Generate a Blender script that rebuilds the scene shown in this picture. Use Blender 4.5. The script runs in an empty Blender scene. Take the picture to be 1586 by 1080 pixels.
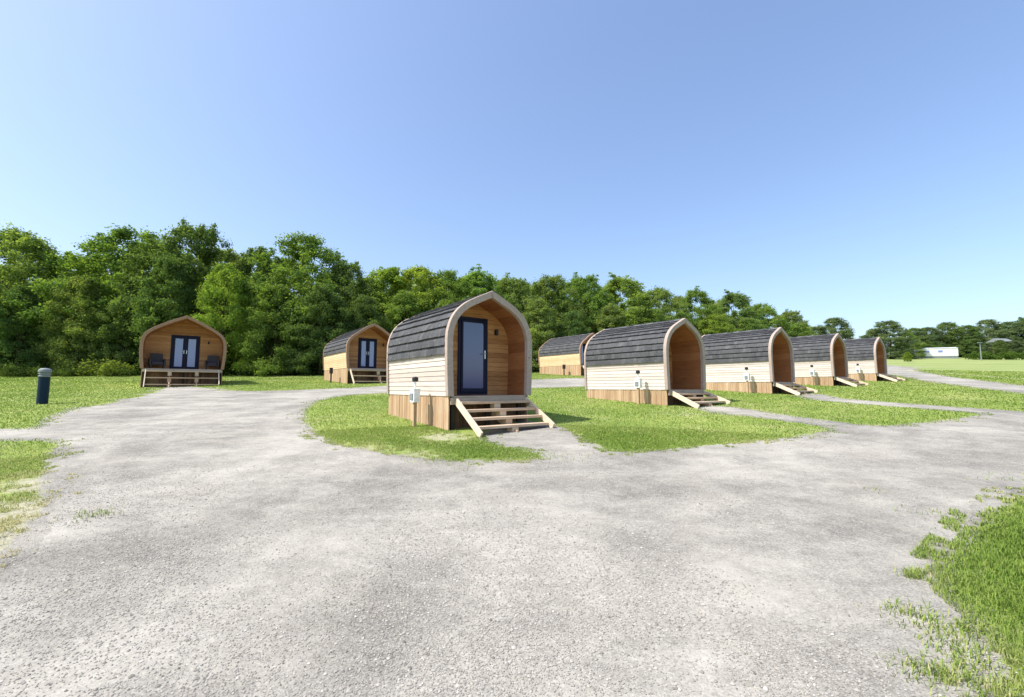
import bpy, bmesh, math, random
import numpy as np
from mathutils import Vector, Matrix, noise
from mathutils.geometry import delaunay_2d_cdt

R = math.radians
scene = bpy.context.scene
COL = scene.collection
rnd = random.Random(7)
nrs = np.random.RandomState(11)

# ------------------------------------------------------------------ camera model
PW, PH, FPX = 1586.0, 1080.0, 680.0
CAM_H, PITCH = 1.68, math.atan(60 / 680.0)
CP, SP = math.cos(PITCH), math.sin(PITCH)
THETA = R(36.9)                      # all huts are parallel: heading of their long axis

def ground_z(x, y):
    """height of the gently rising field"""
    y = np.asarray(y, float); x = np.asarray(x, float)
    s = 0.0690 * y
    s = np.where(y < -6, 0.069 * (-6 - 4 * np.tanh((-6 - y) / 4.0)), s)
    far = np.clip(y - 34, 0, None)
    s = s + 0.00016 * np.clip(far, 0, 110) ** 2 * np.clip((x + 10) / 90.0, 0, 1)
    return s - 0.02 * np.clip(y - 160, 0, None)

def gz(x, y):
    return float(ground_z(x, y))

def ray(px, py):
    cx, cy = (px - PW / 2) / FPX, (PH / 2 - py) / FPX
    return cx, CP - cy * SP, SP + cy * CP      # world direction (x, y, z)

def at(px, py, h=0.0):
    """the point of the surface h above the ground that the photo shows at (px, py)"""
    dx, dy, dz = ray(px, py)
    lo, hi = 0.2, 900.0
    f = lambda t: CAM_H + dz * t - gz(dx * t, dy * t) - h
    if h <= 1.7:
        for _ in range(60):
            m = (lo + hi) / 2
            if f(m) > 0: lo = m
            else: hi = m
    else:
        for _ in range(60):
            m = (lo + hi) / 2
            if f(m) < 0: lo = m
            else: hi = m
    return dx * lo, dy * lo

def at_depth(px, py, Y):
    dx, dy, dz = ray(px, py)
    t = Y / dy
    return dx * t, Y, CAM_H + dz * t

# ------------------------------------------------------------------ materials
class NT:
    def __init__(s, name):
        s.m = bpy.data.materials.new(name); s.m.use_nodes = True
        s.t = s.m.node_tree; s.t.nodes.clear()
        s.out = s.t.nodes.new('ShaderNodeOutputMaterial')
    def n(s, typ, **kw):
        nd = s.t.nodes.new('ShaderNode' + typ)
        for k, v in kw.items():
            if k in nd.inputs.keys() if isinstance(k, str) else False: s.put(nd.inputs[k], v)
            else: setattr(nd, k, v)
        return nd
    def put(s, sock, v):
        if hasattr(v, 'is_output') or isinstance(v, bpy.types.NodeSocket): s.t.links.new(v, sock)
        else:
            if isinstance(v, (tuple, list)) and len(v) == 3 and sock.type == 'RGBA': v = (*v, 1)
            sock.default_value = v
    def noise(s, vec, scale, detail=4, rough=0.55, out='Fac'):
        nd = s.t.nodes.new('ShaderNodeTexNoise'); s.put(nd.inputs['Vector'], vec)
        nd.inputs['Scale'].default_value = scale; nd.inputs['Detail'].default_value = detail
        nd.inputs['Roughness'].default_value = rough
        return nd.outputs[out]
    def voro(s, vec, scale, feature='F1', out='Distance', rand=1.0):
        nd = s.t.nodes.new('ShaderNodeTexVoronoi'); nd.feature = feature; s.put(nd.inputs['Vector'], vec)
        nd.inputs['Scale'].default_value = scale; nd.inputs['Randomness'].default_value = rand
        return nd.outputs[out]
    def ramp(s, fac, stops, interp='LINEAR'):
        nd = s.t.nodes.new('ShaderNodeValToRGB'); s.put(nd.inputs[0], fac)
        cr = nd.color_ramp; cr.interpolation = interp
        while len(cr.elements) < len(stops): cr.elements.new(0.5)
        for e, (p, c) in zip(cr.elements, stops):
            e.position = p
            e.color = (c, c, c, 1) if isinstance(c, (int, float)) else (*c, 1)
        return nd.outputs[0]
    def mix(s, fac, a, b, mode='MIX'):
        nd = s.t.nodes.new('ShaderNodeMix'); nd.data_type = 'RGBA'; nd.blend_type = mode
        s.put(nd.inputs[0], fac); s.put(nd.inputs[6], a); s.put(nd.inputs[7], b)
        return nd.outputs[2]
    def math(s, op, a, b=0.0):
        nd = s.t.nodes.new('ShaderNodeMath'); nd.operation = op
        s.put(nd.inputs[0], a); s.put(nd.inputs[1], b)
        return nd.outputs[0]
    def mapping(s, vec, scale=(1, 1, 1), rot=(0, 0, 0)):
        nd = s.t.nodes.new('ShaderNodeMapping'); s.put(nd.inputs[0], vec)
        nd.inputs['Scale'].default_value = scale; nd.inputs['Rotation'].default_value = rot
        return nd.outputs[0]
    def objco(s):
        return s.t.nodes.new('ShaderNodeTexCoord').outputs['Object']
    def attr(s, name):
        nd = s.t.nodes.new('ShaderNodeAttribute'); nd.attribute_name = name
        return nd.outputs['Fac']
    def bump(s, h, strength=0.4, dist=0.02, normal=None):
        nd = s.t.nodes.new('ShaderNodeBump'); s.put(nd.inputs['Height'], h)
        nd.inputs['Strength'].default_value = strength; nd.inputs['Distance'].default_value = dist
        if normal is not None: s.put(nd.inputs['Normal'], normal)
        return nd.outputs[0]
    def bsdf(s, color, rough=0.7, normal=None, spec=0.3, metal=0.0, ior=1.5, coat=0.0):
        b = s.t.nodes.new('ShaderNodeBsdfPrincipled')
        s.put(b.inputs['Base Color'], color); s.put(b.inputs['Roughness'], rough)
        b.inputs['Specular IOR Level'].default_value = spec; b.inputs['Metallic'].default_value = metal
        b.inputs['IOR'].default_value = ior; b.inputs['Coat Weight'].default_value = coat
        if normal is not None: s.put(b.inputs['Normal'], normal)
        s.t.links.new(b.outputs[0], s.out.inputs[0])
        return s.m

def wood(name, c_dark, c_mid, c_light, stretch=(6, 0.6, 6), rough=0.75, stain=0.35, stain_col=None):
    """timber: grain stretched along the board, tone differs board by board, knots and patchy weathering"""
    k = NT(name); co = k.objco(); tone = k.attr('tone')
    off = k.n('CombineXYZ'); k.put(off.inputs[0], k.math('MULTIPLY', tone, 37.0)); k.put(off.inputs[2], k.math('MULTIPLY', tone, 53.0))
    add = k.n('VectorMath', operation='ADD'); k.put(add.inputs[0], k.mapping(co, stretch)); k.put(add.inputs[1], off.outputs[0])
    g = k.noise(add.outputs[0], 5.0, 6, 0.65)
    g2 = k.noise(add.outputs[0], 22.0, 3, 0.6)
    grain = k.math('ADD', k.math('MULTIPLY', g, 0.7), k.math('MULTIPLY', g2, 0.3))
    v = k.math('ADD', k.math('MULTIPLY', grain, 0.75), k.math('MULTIPLY', tone, 0.28))
    v = k.math('ADD', v, k.math('MULTIPLY', k.math('SUBTRACT', k.n('ObjectInfo').outputs['Random'], .5), .10))
    c = k.ramp(v, [(0.30, c_dark), (0.52, c_mid), (0.74, c_light)])
    pat = k.ramp(k.noise(co, 1.7, 5, 0.6), [(0.42, 0.0), (0.75, 1.0)])
    sc = stain_col or tuple(x * 0.55 for x in c_mid)
    c = k.mix(k.math('MULTIPLY', pat, stain), c, sc)
    kn = k.ramp(k.voro(k.mapping(add.outputs[0], (0.55, 1.1, 0.55)), 1.3), [(0.03, 1.0), (0.075, 0.0)])
    c = k.mix(k.math('MULTIPLY', kn, 0.6), c, tuple(x * 0.45 for x in c_dark))
    return k.bsdf(c, rough, k.bump(grain, 0.35, 0.006), 0.25)

M = {}
M['siding'] = wood('pale_larch', (.46, .395, .34), (.58, .515, .455), (.67, .61, .555), (6, .5, 7), .8, .18, (.58, .46, .35))
M['siding_tan'] = wood('tan_larch', (.54, .37, .20), (.68, .49, .29), (.78, .60, .40), (6, .5, 7), .8, .25, (.48, .27, .12))
M['skirt'] = wood('skirt_timber', (.31, .205, .12), (.47, .335, .21), (.58, .44, .30), (7, 7, .5), .8, .35, (.42, .20, .09))
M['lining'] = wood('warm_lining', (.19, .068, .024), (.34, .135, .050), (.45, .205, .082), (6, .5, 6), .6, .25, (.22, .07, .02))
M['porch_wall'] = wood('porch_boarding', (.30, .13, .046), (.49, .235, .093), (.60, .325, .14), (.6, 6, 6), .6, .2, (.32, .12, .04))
M['arch'] = wood('weathered_arch', (.22, .165, .135), (.37, .295, .25), (.49, .41, .355), (3, 3, 3), .8, .4, (.33, .225, .16))
M['arch_tan'] = wood('tan_arch', (.20, .11, .065), (.34, .205, .13), (.44, .29, .20), (3, 3, 3), .8, .4, (.34, .20, .12))
M['deck'] = wood('deck_timber', (.28, .20, .14), (.46, .36, .27), (.58, .48, .38), (.6, 6, 6), .8, .35)
M['tread'] = wood('tread_timber', (.36, .24, .15), (.54, .40, .27), (.66, .52, .38), (.6, 6, 6), .8, .35, (.30, .15, .07))
M['stringer'] = wood('fresh_pine', (.48, .38, .27), (.62, .51, .38), (.70, .60, .48), (5, .8, 5), .75, .15)

M['shaded_timber'] = wood('shaded_timber', (.08, .045, .025), (.16, .09, .052), (.24, .145, .088), (7, 7, .5), .85, .3)  # colour darkened so the front skirts carry the shade under the deck
def shingle_mat():
    k = NT('weathered_shingle'); co = k.objco(); tone = k.attr('tone')
    n1 = k.noise(k.mapping(co, (3, 9, 3)), 4.0, 6, 0.7)
    v = k.math('ADD', k.math('MULTIPLY', tone, 0.55), k.math('MULTIPLY', n1, 0.55))
    c = k.ramp(v, [(0.25, (.032, .033, .036)), (0.5, (.068, .069, .073)), (0.85, (.155, .153, .156))])
    lich = k.ramp(k.noise(co, 9.0, 6, 0.7), [(0.56, 0.0), (0.72, 1.0)])
    c = k.mix(k.math('MULTIPLY', lich, 0.4), c, (.30, .30, .28))
    return k.bsdf(c, 0.85, k.bump(n1, 0.6, 0.01), 0.25)
M['shingle'] = shingle_mat()

def plain(name, col, rough=0.5, metal=0.0, spec=0.5, var=0.12, sc=14.0):
    k = NT(name); co = k.objco()
    n = k.noise(co, sc, 5, 0.6)
    c = k.mix(k.ramp(n, [(0.35, 0.0), (0.7, 1.0)]), tuple(x * (1 - var) for x in col), tuple(min(1, x * (1 + var)) for x in col))
    return k.bsdf(c, rough, k.bump(n, 0.08, 0.004), spec, metal)
M['navy'] = plain('navy_upvc', (.008, .009, .034), .45, spec=.2)
M['black'] = plain('black_metal', (.012, .012, .013), .5)
M['steel'] = plain('brushed_steel', (.55, .55, .56), .3, 1.0)
M['white'] = plain('white_plastic', (.78, .79, .80), .45)
M['grey'] = plain('grey_plastic', (.20, .225, .23), .5)
M['bollard'] = plain('teal_post', (.006, .022, .045), .6, spec=.2)
M['rattan'] = plain('dark_rattan', (.045, .036, .034), .7, var=.5, sc=60)
M['cushion'] = plain('dark_cushion', (.075, .045, .07), .9)
M['caravan'] = plain('cream_caravan', (.80, .81, .72), .5)
M['slate'] = plain('grey_slate', (.20, .22, .23), .8, spec=.1)
M['under'] = plain('old_timber', (.05, .035, .025), .9)

def glass_mat(name, col, spec, rough=.02, coat=0.0):
    k = NT(name); b = k.bsdf(col, rough, None, spec, 0.0, 1.9, coat); return b
M['glass'] = glass_mat('coated_door_glass', (.03, .048, .19), .5)
M['reflection_pane'] = glass_mat('glass_painted_reflection', (.17, .235, .50), .6, .05)  # pale blue base colour stands in for the reflection in the panes

def bark_mat():
    k = NT('bark'); co = k.objco()
    n = k.noise(k.mapping(co, (6, 6, 1.2)), 3, 5, .7)
    return k.bsdf(k.ramp(n, [(.3, (.035, .028, .02)), (.7, (.11, .09, .065))]), .9, k.bump(n, .7, .04), .1)
M['bark'] = bark_mat()

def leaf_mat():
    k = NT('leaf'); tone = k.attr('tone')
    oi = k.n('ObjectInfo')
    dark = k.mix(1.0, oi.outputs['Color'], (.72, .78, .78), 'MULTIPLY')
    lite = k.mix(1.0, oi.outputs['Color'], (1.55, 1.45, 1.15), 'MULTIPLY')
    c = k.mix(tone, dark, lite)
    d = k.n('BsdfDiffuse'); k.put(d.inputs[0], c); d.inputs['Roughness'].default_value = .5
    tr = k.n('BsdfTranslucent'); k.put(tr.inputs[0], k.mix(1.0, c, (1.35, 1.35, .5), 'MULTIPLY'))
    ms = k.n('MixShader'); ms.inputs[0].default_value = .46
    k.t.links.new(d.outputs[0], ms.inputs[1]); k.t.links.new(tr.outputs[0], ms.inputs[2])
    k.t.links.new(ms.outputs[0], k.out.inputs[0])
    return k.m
M['leaf'] = leaf_mat()

def blade_mat():
    k = NT('grass_blade'); tone = k.attr('tone')
    c = k.ramp(tone, [(0.0, (.135, .23, .035)), (0.45, (.265, .355, .08)), (0.75, (.40, .44, .15)), (1.0, (.58, .52, .28))])
    d = k.n('BsdfDiffuse'); k.put(d.inputs[0], c)
    tr = k.n('BsdfTranslucent'); k.put(tr.inputs[0], c)
    ms = k.n('MixShader'); ms.inputs[0].default_value = .4
    k.t.links.new(d.outputs[0], ms.inputs[1]); k.t.links.new(tr.outputs[0], ms.inputs[2])
    k.t.links.new(ms.outputs[0], k.out.inputs[0])
    return k.m
M['blade'] = blade_mat()

def gravel_colour(k, co):
    big = k.noise(co, .33, 6, .6); mid = k.noise(k.mapping(co, (1.0, 1.15, 1)), 1.3, 9, .72)
    fine = k.math('ADD', k.math('MULTIPLY', k.noise(co, 46, 6, .8), .55), k.math('MULTIPLY', k.noise(co, 9, 10, .78), .45))
    st = k.voro(co, 95, 'F1', 'Color'); stf = k.n('SeparateColor'); k.put(stf.inputs[0], st)
    st2 = k.voro(co, 60, 'F1', 'Distance')
    streak = k.noise(k.mapping(co, (.45, 1.05, 1), (0, 0, R(-24))), 1.0, 6, .65)
    pale = k.ramp(k.math('ADD', k.math('ADD', k.math('MULTIPLY', big, .42), k.math('MULTIPLY', mid, .33)), k.math('MULTIPLY', streak, .25)), [(.43, 0.0), (.58, 1.0)])
    cg = k.ramp(fine, [(.30, (.118, .111, .096)), (.5, (.218, .206, .179)), (.70, (.335, .318, .278))])
    cp = k.ramp(fine, [(.28, (.29, .272, .231)), (.5, (.40, .376, .322)), (.72, (.51, .482, .42))])
    # compacted wheel lanes that sweep round the grass island
    dv = k.n('VectorMath', operation='DISTANCE'); sx = k.n('SeparateXYZ'); k.put(sx.inputs[0], co); fl = k.n('CombineXYZ')
    k.put(fl.inputs[0], sx.outputs[0]); k.put(fl.inputs[1], sx.outputs[1])
    k.put(dv.inputs[0], fl.outputs[0]); dv.inputs[1].default_value = (1.5, 15.0, 0)
    rad = k.math('ADD', dv.outputs['Value'], k.math('MULTIPLY', k.math('SUBTRACT', k.noise(co, .35, 3, .5), .5), 1.4))
    lane = None
    for r_ in (8.5, 10.1, 11.3, 12.8):
        l_ = k.ramp(k.math('ABSOLUTE', k.math('SUBTRACT', rad, r_)), [(.10, 1.0), (.42, 0.0)])
        lane = l_ if lane is None else k.math('MAXIMUM', lane, l_)
    lane = k.math('MULTIPLY', lane, k.ramp(k.noise(co, .8, 5, .6), [(.40, 0.0), (.62, .75)]))
    pale = k.math('MAXIMUM', pale, lane)
    c = k.mix(pale, cg, cp)
    var = k.ramp(stf.outputs[0], [(0.0, .66), (.5, 1.0), (1.0, 1.25)])
    loose = k.math('SUBTRACT', 1.0, k.math('MULTIPLY', pale, .75))
    c = k.mix(loose, c, k.mix(1.0, c, var, 'MULTIPLY'))
    brown = k.math('MULTIPLY', k.ramp(k.noise(co, .9, 5, .6), [(.52, 0.0), (.75, 1.0)]), .4)
    c = k.mix(brown, c, (.30, .27, .22))
    h = k.math('ADD', k.math('MULTIPLY', fine, .8), k.math('MULTIPLY', k.math('SUBTRACT', 1.0, st2), .4))
    return c, h, mid, loose

def meadow_mat():
    k = NT('meadow'); co = k.objco()
    n1 = k.noise(co, .28, 6, .6); n2 = k.noise(co, 2.3, 6, .65); n3 = k.noise(co, 24, 6, .75); n4 = k.noise(co, 90, 4, .8)
    v = k.math('ADD', k.math('ADD', k.math('MULTIPLY', n1, .35), k.math('MULTIPLY', n2, .25)), k.math('ADD', k.math('MULTIPLY', n3, .25), k.math('MULTIPLY', n4, .15)))
    c = k.ramp(v, [(.38, (.11, .165, .032)), (.48, (.20, .275, .058)), (.56, (.31, .36, .10)), (.66, (.41, .40, .17))])
    dry = k.math('MULTIPLY', k.ramp(k.noise(co, .75, 7, .72), [(.50, 0.0), (.66, 1.0)]), .5)
    c = k.mix(dry, c, (.40, .37, .20))
    sy = k.n('SeparateXYZ'); k.put(sy.inputs[0], co)
    farf = k.ramp(k.math('DIVIDE', sy.outputs[1], 100.0), [(.32, 0.0), (.50, 1.0)])
    band_ = k.ramp(k.noise(k.mapping(co, (.03, .30, 1), (0, 0, R(8))), 1.0, 6, .6), [(.44, 0.0), (.60, 1.0)])
    c = k.mix(k.math('MULTIPLY', farf, .55), c, (.215, .265, .105))
    c = k.mix(k.math('MULTIPLY', k.math('MULTIPLY', band_, farf), .7), c, (.33, .365, .145))
    worn = k.attr('worn')
    nn = k.math('ADD', k.math('MULTIPLY', k.noise(co, 3.0, 7, .75), .7), k.math('MULTIPLY', n3, .3))
    wm = k.ramp(k.math('ADD', worn, k.math('MULTIPLY', k.math('SUBTRACT', nn, .5), 1.9)), [(.30, 0.0), (.70, 1.0)])
    gc, gh, gm, gl = gravel_colour(k, co)
    soil = k.ramp(k.noise(co, 13, 10, .8), [(.36, (.22, .205, .115)), (.48, (.40, .37, .25)), (.64, (.56, .525, .40))])
    c = k.mix(k.math('MULTIPLY', wm, .9), c, k.mix(.15, soil, gc))
    em = k.ramp(k.math('ADD', k.attr('edge'), k.math('MULTIPLY', k.math('SUBTRACT', nn, .5), 1.6)), [(.44, 0.0), (.60, 1.0)])
    c = k.mix(em, c, gc)
    h = k.math('ADD', k.math('MULTIPLY', n3, .6), k.math('MULTIPLY', n2, .6))
    return k.bsdf(c, .95, k.bump(h, .8, .05), .1)
M['meadow'] = meadow_mat()

def gravel_mat():
    k = NT('crushed_stone'); co = k.objco()
    c, h, mid, loose = gravel_colour(k, co)
    nb = k.bump(mid, .45, .10)
    return k.bsdf(c, .92, k.bump(k.math('MULTIPLY', h, loose), .6, .012, nb), .15)
M['gravel'] = gravel_mat()

def stone_mat():
    k = NT('loose_stone'); tone = k.attr('tone')
    return k.bsdf(k.ramp(tone, [(0, (.15, .14, .123)), (.5, (.30, .28, .245)), (1, (.46, .43, .38))]), .9, None, .2)
M['stone'] = stone_mat()

# ------------------------------------------------------------------ mesh helper
class MB:
    def __init__(s): s.v = []; s.f = []; s.t = []
    def add(s, verts, faces, tone=None):
        b = len(s.v); tone = rnd.random() if tone is None else tone
        s.v.extend(tuple(p) for p in verts)
        for f in faces: s.f.append([i + b for i in f]); s.t.append(tone)
        return s
    def box(s, a, b, tone=None):
        (x0, y0, z0), (x1, y1, z1) = a, b
        return s.add([(x0, y0, z0), (x1, y0, z0), (x1, y1, z0), (x0, y1, z0), (x0, y0, z1), (x1, y0, z1), (x1, y1, z1), (x0, y1, z1)],
                     [(0, 3, 2, 1), (4, 5, 6, 7), (0, 1, 5, 4), (1, 2, 6, 5), (2, 3, 7, 6), (3, 0, 4, 7)], tone)
    def bar(s, p, q, w, h, up=(0, 0, 1), tone=None):
        p, q = Vector(p), Vector(q); d = (q - p).normalized(); up = Vector(up)
        sx = d.cross(up).normalized() * w / 2; sz = sx.normalized().cross(d).normalized() * h / 2
        vs = [p - sx - sz, p + sx - sz, p + sx + sz, p - sx + sz, q - sx - sz, q + sx - sz, q + sx + sz, q - sx + sz]
        return s.add(vs, [(0, 1, 2, 3), (7, 6, 5, 4), (0, 4, 5, 1), (1, 5, 6, 2), (2, 6, 7, 3), (3, 7, 4, 0)], tone)
    def tube(s, pts, rad, n=8, tone=None, caps=True):
        tone = rnd.random() if tone is None else tone
        pts = [Vector(p) for p in pts]; vs = []; fs = []
        for i, p in enumerate(pts):
            d = (pts[min(i + 1, len(pts) - 1)] - pts[max(i - 1, 0)]).normalized()
            a = d.orthogonal().normalized() if abs(d.z) < .9 else Vector((1, 0, 0)); a = (a - d * a.dot(d)).normalized(); b = d.cross(a)
            r = rad[i] if isinstance(rad, (list, tuple)) else rad
            for k in range(n):
                w = 2 * math.pi * k / n; vs.append(p + a * r * math.cos(w) + b * r * math.sin(w))
        for i in range(len(pts) - 1):
            for k in range(n):
                fs.append((i * n + k, i * n + (k + 1) % n, (i + 1) * n + (k + 1) % n, (i + 1) * n + k))
        if caps: fs += [tuple(reversed(range(n))), tuple((len(pts) - 1) * n + k for k in range(n))]
        return s.add(vs, fs, tone)
    def lathe(s, prof, n=20, tone=None, c=(0, 0, 0)):
        vs = []; fs = []
        for r, z in prof:
            for k in range(n):
                w = 2 * math.pi * k / n; vs.append((c[0] + r * math.cos(w), c[1] + r * math.sin(w), c[2] + z))
        for i in range(len(prof) - 1):
            for k in range(n): fs.append((i * n + k, i * n + (k + 1) % n, (i + 1) * n + (k + 1) % n, (i + 1) * n + k))
        fs += [tuple(reversed(range(n))), tuple((len(prof) - 1) * n + k for k in range(n))]
        return s.add(vs, fs, tone)
    def build(s, name, mat, parent=None, bevel=0.0, smooth=False):
        me = bpy.data.meshes.new(name); me.from_pydata(s.v, [], s.f); me.update()
        a = me.attributes.new('tone', 'FLOAT', 'FACE'); a.data.foreach_set('value', np.array(s.t, dtype=np.float32))
        me.materials.append(mat)
        if smooth: me.polygons.foreach_set('use_smooth', [True] * len(me.polygons))
        o = bpy.data.objects.new(name, me); COL.objects.link(o)
        if parent is not None: o.parent = parent
        if bevel:
            md = o.modifiers.new('bevel', 'BEVEL'); md.width = bevel; md.segments = 2; md.limit_method = 'ANGLE'; md.angle_limit = R(50)
        return o

def tag(o, label=None, cat=None, group=None, kind=None):
    if label: o['label'] = label
    if cat: o['category'] = cat
    if group: o['group'] = group
    if kind: o['kind'] = kind
    return o

def empty(name, loc, rz=0.0):
    o = bpy.data.objects.new(name, None); COL.objects.link(o); o.empty_display_size = .3
    o.location = loc; o.rotation_euler = (0, 0, rz); return o

def kids(o): return [c for c in COL.objects if c.parent == o]
def copy_tree(o, parent=None):
    c = o.copy(); COL.objects.link(c)
    if parent is not None: c.parent = parent
    for ch in kids(o): copy_tree(ch, c)
    return c

# ------------------------------------------------------------------ huts
def make_hut(spec):
    """origin: ground under the middle of the front arch; local -y is the front; walls are level, the skirts run down to the rising field"""
    prof, L, porch, H, eave = spec['prof'], spec['L'], spec['porch'], spec['H'], spec['eave']
    slope = 0.069
    def lg(x, y):                                  # local ground height
        wy = math.sin(THETA) * x + math.cos(THETA) * y
        return slope * wy
    def fine(prof, step=.05):
        out = [prof[0]]
        for a, b in zip(prof, prof[1:]):
            n = max(1, int(math.dist(a, b) / step))
            for i in range(1, n + 1): out.append((a[0] + (b[0] - a[0]) * i / n, a[1] + (b[1] - a[1]) * i / n))
        return out
    def smooth(p, it=3):
        for _ in range(it):
            q = [p[0]]
            for a, b in zip(p, p[1:]):
                q += [(a[0] * .75 + b[0] * .25, a[1] * .75 + b[1] * .25), (a[0] * .25 + b[0] * .75, a[1] * .25 + b[1] * .75)]
            q.append(p[-1]); p = q
        return p
    half = smooth(prof, 2)                         # right half, base to ridge (x >= 0)
    def offset(path, d):                           # moved inwards by d
        out = []
        for i, p in enumerate(path):
            a = path[max(i - 1, 0)]; b = path[min(i + 1, len(path) - 1)]
            tx, tz = b[0] - a[0], b[1] - a[1]; l = math.hypot(tx, tz)
            nx, nz = -tz / l, tx / l               # inward for a path running up and to x = 0
            out.append([p[0] + nx * d, p[1] + nz * d])
        # the ridge point stays on the centre line
        a, b = out[-2], out[-1]
        tx, tz = path[-1][0] - path[-2][0], path[-1][1] - path[-2][1]
        out[-1] = [0.0, a[1] + tz / tx * (0 - a[0]) if abs(tx) > 1e-6 else b[1]]
        out[0][1] = path[0][1]
        return [tuple(p) for p in out]
    def full(h): return [(x, z) for x, z in h] + [(-x, z) for x, z in reversed(h[:-1])]
    def xat(path, z):
        for a, b in zip(path, path[1:]):
            if min(a[1], b[1]) - 1e-9 <= z <= max(a[1], b[1]) + 1e-9:
                t = (z - a[1]) / (b[1] - a[1]) if abs(b[1] - a[1]) > 1e-9 else 0
                return a[0] + (b[0] - a[0]) * t
        return path[0][0] if z < path[0][1] else 0.0
    root = empty(spec['name'], (0, 0, 0))
    # shell (warm boarding seen inside the porch)
    def band(mb, o_out, o_in, y0, y1, planks=False):
        a, b = full(offset(half, o_out)), full(offset(half, o_in))
        n = len(a)
        tone = None
        for i in range(n - 1):
            if not planks: tone = .5
            elif i % 3 == 0 or tone is None: tone = rnd.random()
            vs = [(a[i][0], y0, H + a[i][1]), (a[i + 1][0], y0, H + a[i + 1][1]), (a[i + 1][0], y1, H + a[i + 1][1]), (a[i][0], y1, H + a[i][1]),
                  (b[i][0], y0, H + b[i][1]), (b[i + 1][0], y0, H + b[i + 1][1]), (b[i + 1][0], y1, H + b[i + 1][1]), (b[i][0], y1, H + b[i][1])]
            fs = [(0, 1, 2, 3), (7, 6, 5, 4), (0, 4, 5, 1), (3, 2, 6, 7)]
            if i == 0: fs.append((0, 3, 7, 4))
            if i == n - 2: fs.append((1, 5, 6, 2))
            mb.add(vs, fs, tone)
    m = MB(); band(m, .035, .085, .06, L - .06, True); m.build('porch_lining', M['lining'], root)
    # front and rear arch trims
    m = MB(); band(m, -.055, .105, -.07, .055); m.build('front_arch', M[spec['arch']], root, .012)
    m = MB(); band(m, -.05, .09, L - .05, L + .05); m.build('rear_arch', M[spec['arch']], root, .01)
    # side walls: lapped boards
    for sgn in (1, -1):
        m = MB(); z = 0.0; bh = .118
        while z < eave - .01:
            z1 = min(z + bh, eave)
            xo0, xo1 = xat(half, z), xat(half, z1)
            yb = 0.058
            vs = []
            for y in (yb, L - .052):
                vs += [(sgn * (xo0 + .012), y, H + z + .004), (sgn * (xo0 - .034), y, H + z + .004), (sgn * (xo1 - .034), y, H + z1), (sgn * (xo1 - .006), y, H + z1), (sgn * (xo1 + .002), y, H + z1 - .012)]
            f = [(0, 1, 2, 3, 4), (9, 8, 7, 6, 5)] + [(i, i + 5, (i + 1) % 5 + 5, (i + 1) % 5) for i in range(5)]
            if sgn < 0: f = [tuple(reversed(q)) for q in f]
            m.add(vs, f); z = z1
        m.build('side_wall', M[spec['siding']], root)
    # roof: courses of split shingles
    m = MB(); fp = fine(half, .02)
    start = next(i for i, p in enumerate(fp) if p[1] >= eave - .06)
    path = fp[start:]; acc = [0]
    for a, b in zip(path, path[1:]): acc.append(acc[-1] + math.dist(a, b))
    tot = acc[-1]; nc = spec['courses']; ch = tot / nc
    def pt(s_, off):
        s_ = max(0, min(tot, s_)); i = 0
        while i < len(acc) - 2 and acc[i + 1] < s_: i += 1
        a, b = path[i], path[i + 1]; t = (s_ - acc[i]) / max(1e-9, acc[i + 1] - acc[i])
        tx, tz = b[0] - a[0], b[1] - a[1]; l = math.hypot(tx, tz)
        return a[0] + tx * t + tz / l * off, a[1] + tz * t - tx / l * off
    for sgn in (1, -1):
        for c in range(nc):
            y = .056; wav = rnd.uniform(-.012, .012)
            while y < L - .06:
                w = rnd.uniform(.10, .26); y1 = min(y + w, L - .052)
                lo = c * ch - rnd.uniform(0, .008) - .012 + wav * .5; hi = (c + 1) * ch + .015
                th = .064 + rnd.uniform(-.006, .008)
                tn = min(1, max(0, rnd.gauss(.42, .09)))
                md = (lo + hi) / 2
                sec = [pt(lo, th), pt(md, .045), pt(hi, .006), pt(hi, -.02), pt(lo, -.012)]
                if lo < 0: sec[0] = (sec[0][0], sec[0][1] + lo); sec[4] = (sec[4][0], sec[4][1] + lo)
                vs = []
                for yy in (y, y1 - .0015): vs += [(sgn * x_, yy, H + z_) for x_, z_ in sec]
                f = [(0, 1, 2, 3, 4), (9, 8, 7, 6, 5)] + [(i, i + 5, (i + 1) % 5 + 5, (i + 1) % 5) for i in range(5)]
                if sgn < 0: f = [tuple(reversed(q)) for q in f]
                m.add(vs, f, tn); y = y1
    zr = H + half[-1][1]
    for k in range(int(L / .3)):                   # ridge capping
        y0 = .06 + k * (L - .12) / int(L / .3); y1 = y0 + (L - .12) / int(L / .3) - .006
        for sgn in (1, -1):
            d = (half[-1][1] - half[-4][1]) / (half[-4][0] - half[-1][0])
            vs = [(0, y0, zr + .055), (0, y1, zr + .05), (sgn * .13, y1, zr + .05 - .13 * d), (sgn * .13, y0, zr + .055 - .13 * d),
                  (0, y0, zr + .02), (0, y1, zr + .02), (sgn * .13, y1, zr + .015 - .13 * d), (sgn * .13, y0, zr + .015 - .13 * d)]
            m.add(vs, [(0, 1, 2, 3), (7, 6, 5, 4), (0, 4, 5, 1), (1, 5, 6, 2), (2, 6, 7, 3), (3, 7, 4, 0)])
    m.build('shingle_roof', M['shingle'], root)
    # boarded end walls: the porch wall and the rear wall
    inn = offset(half, .083)
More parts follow.
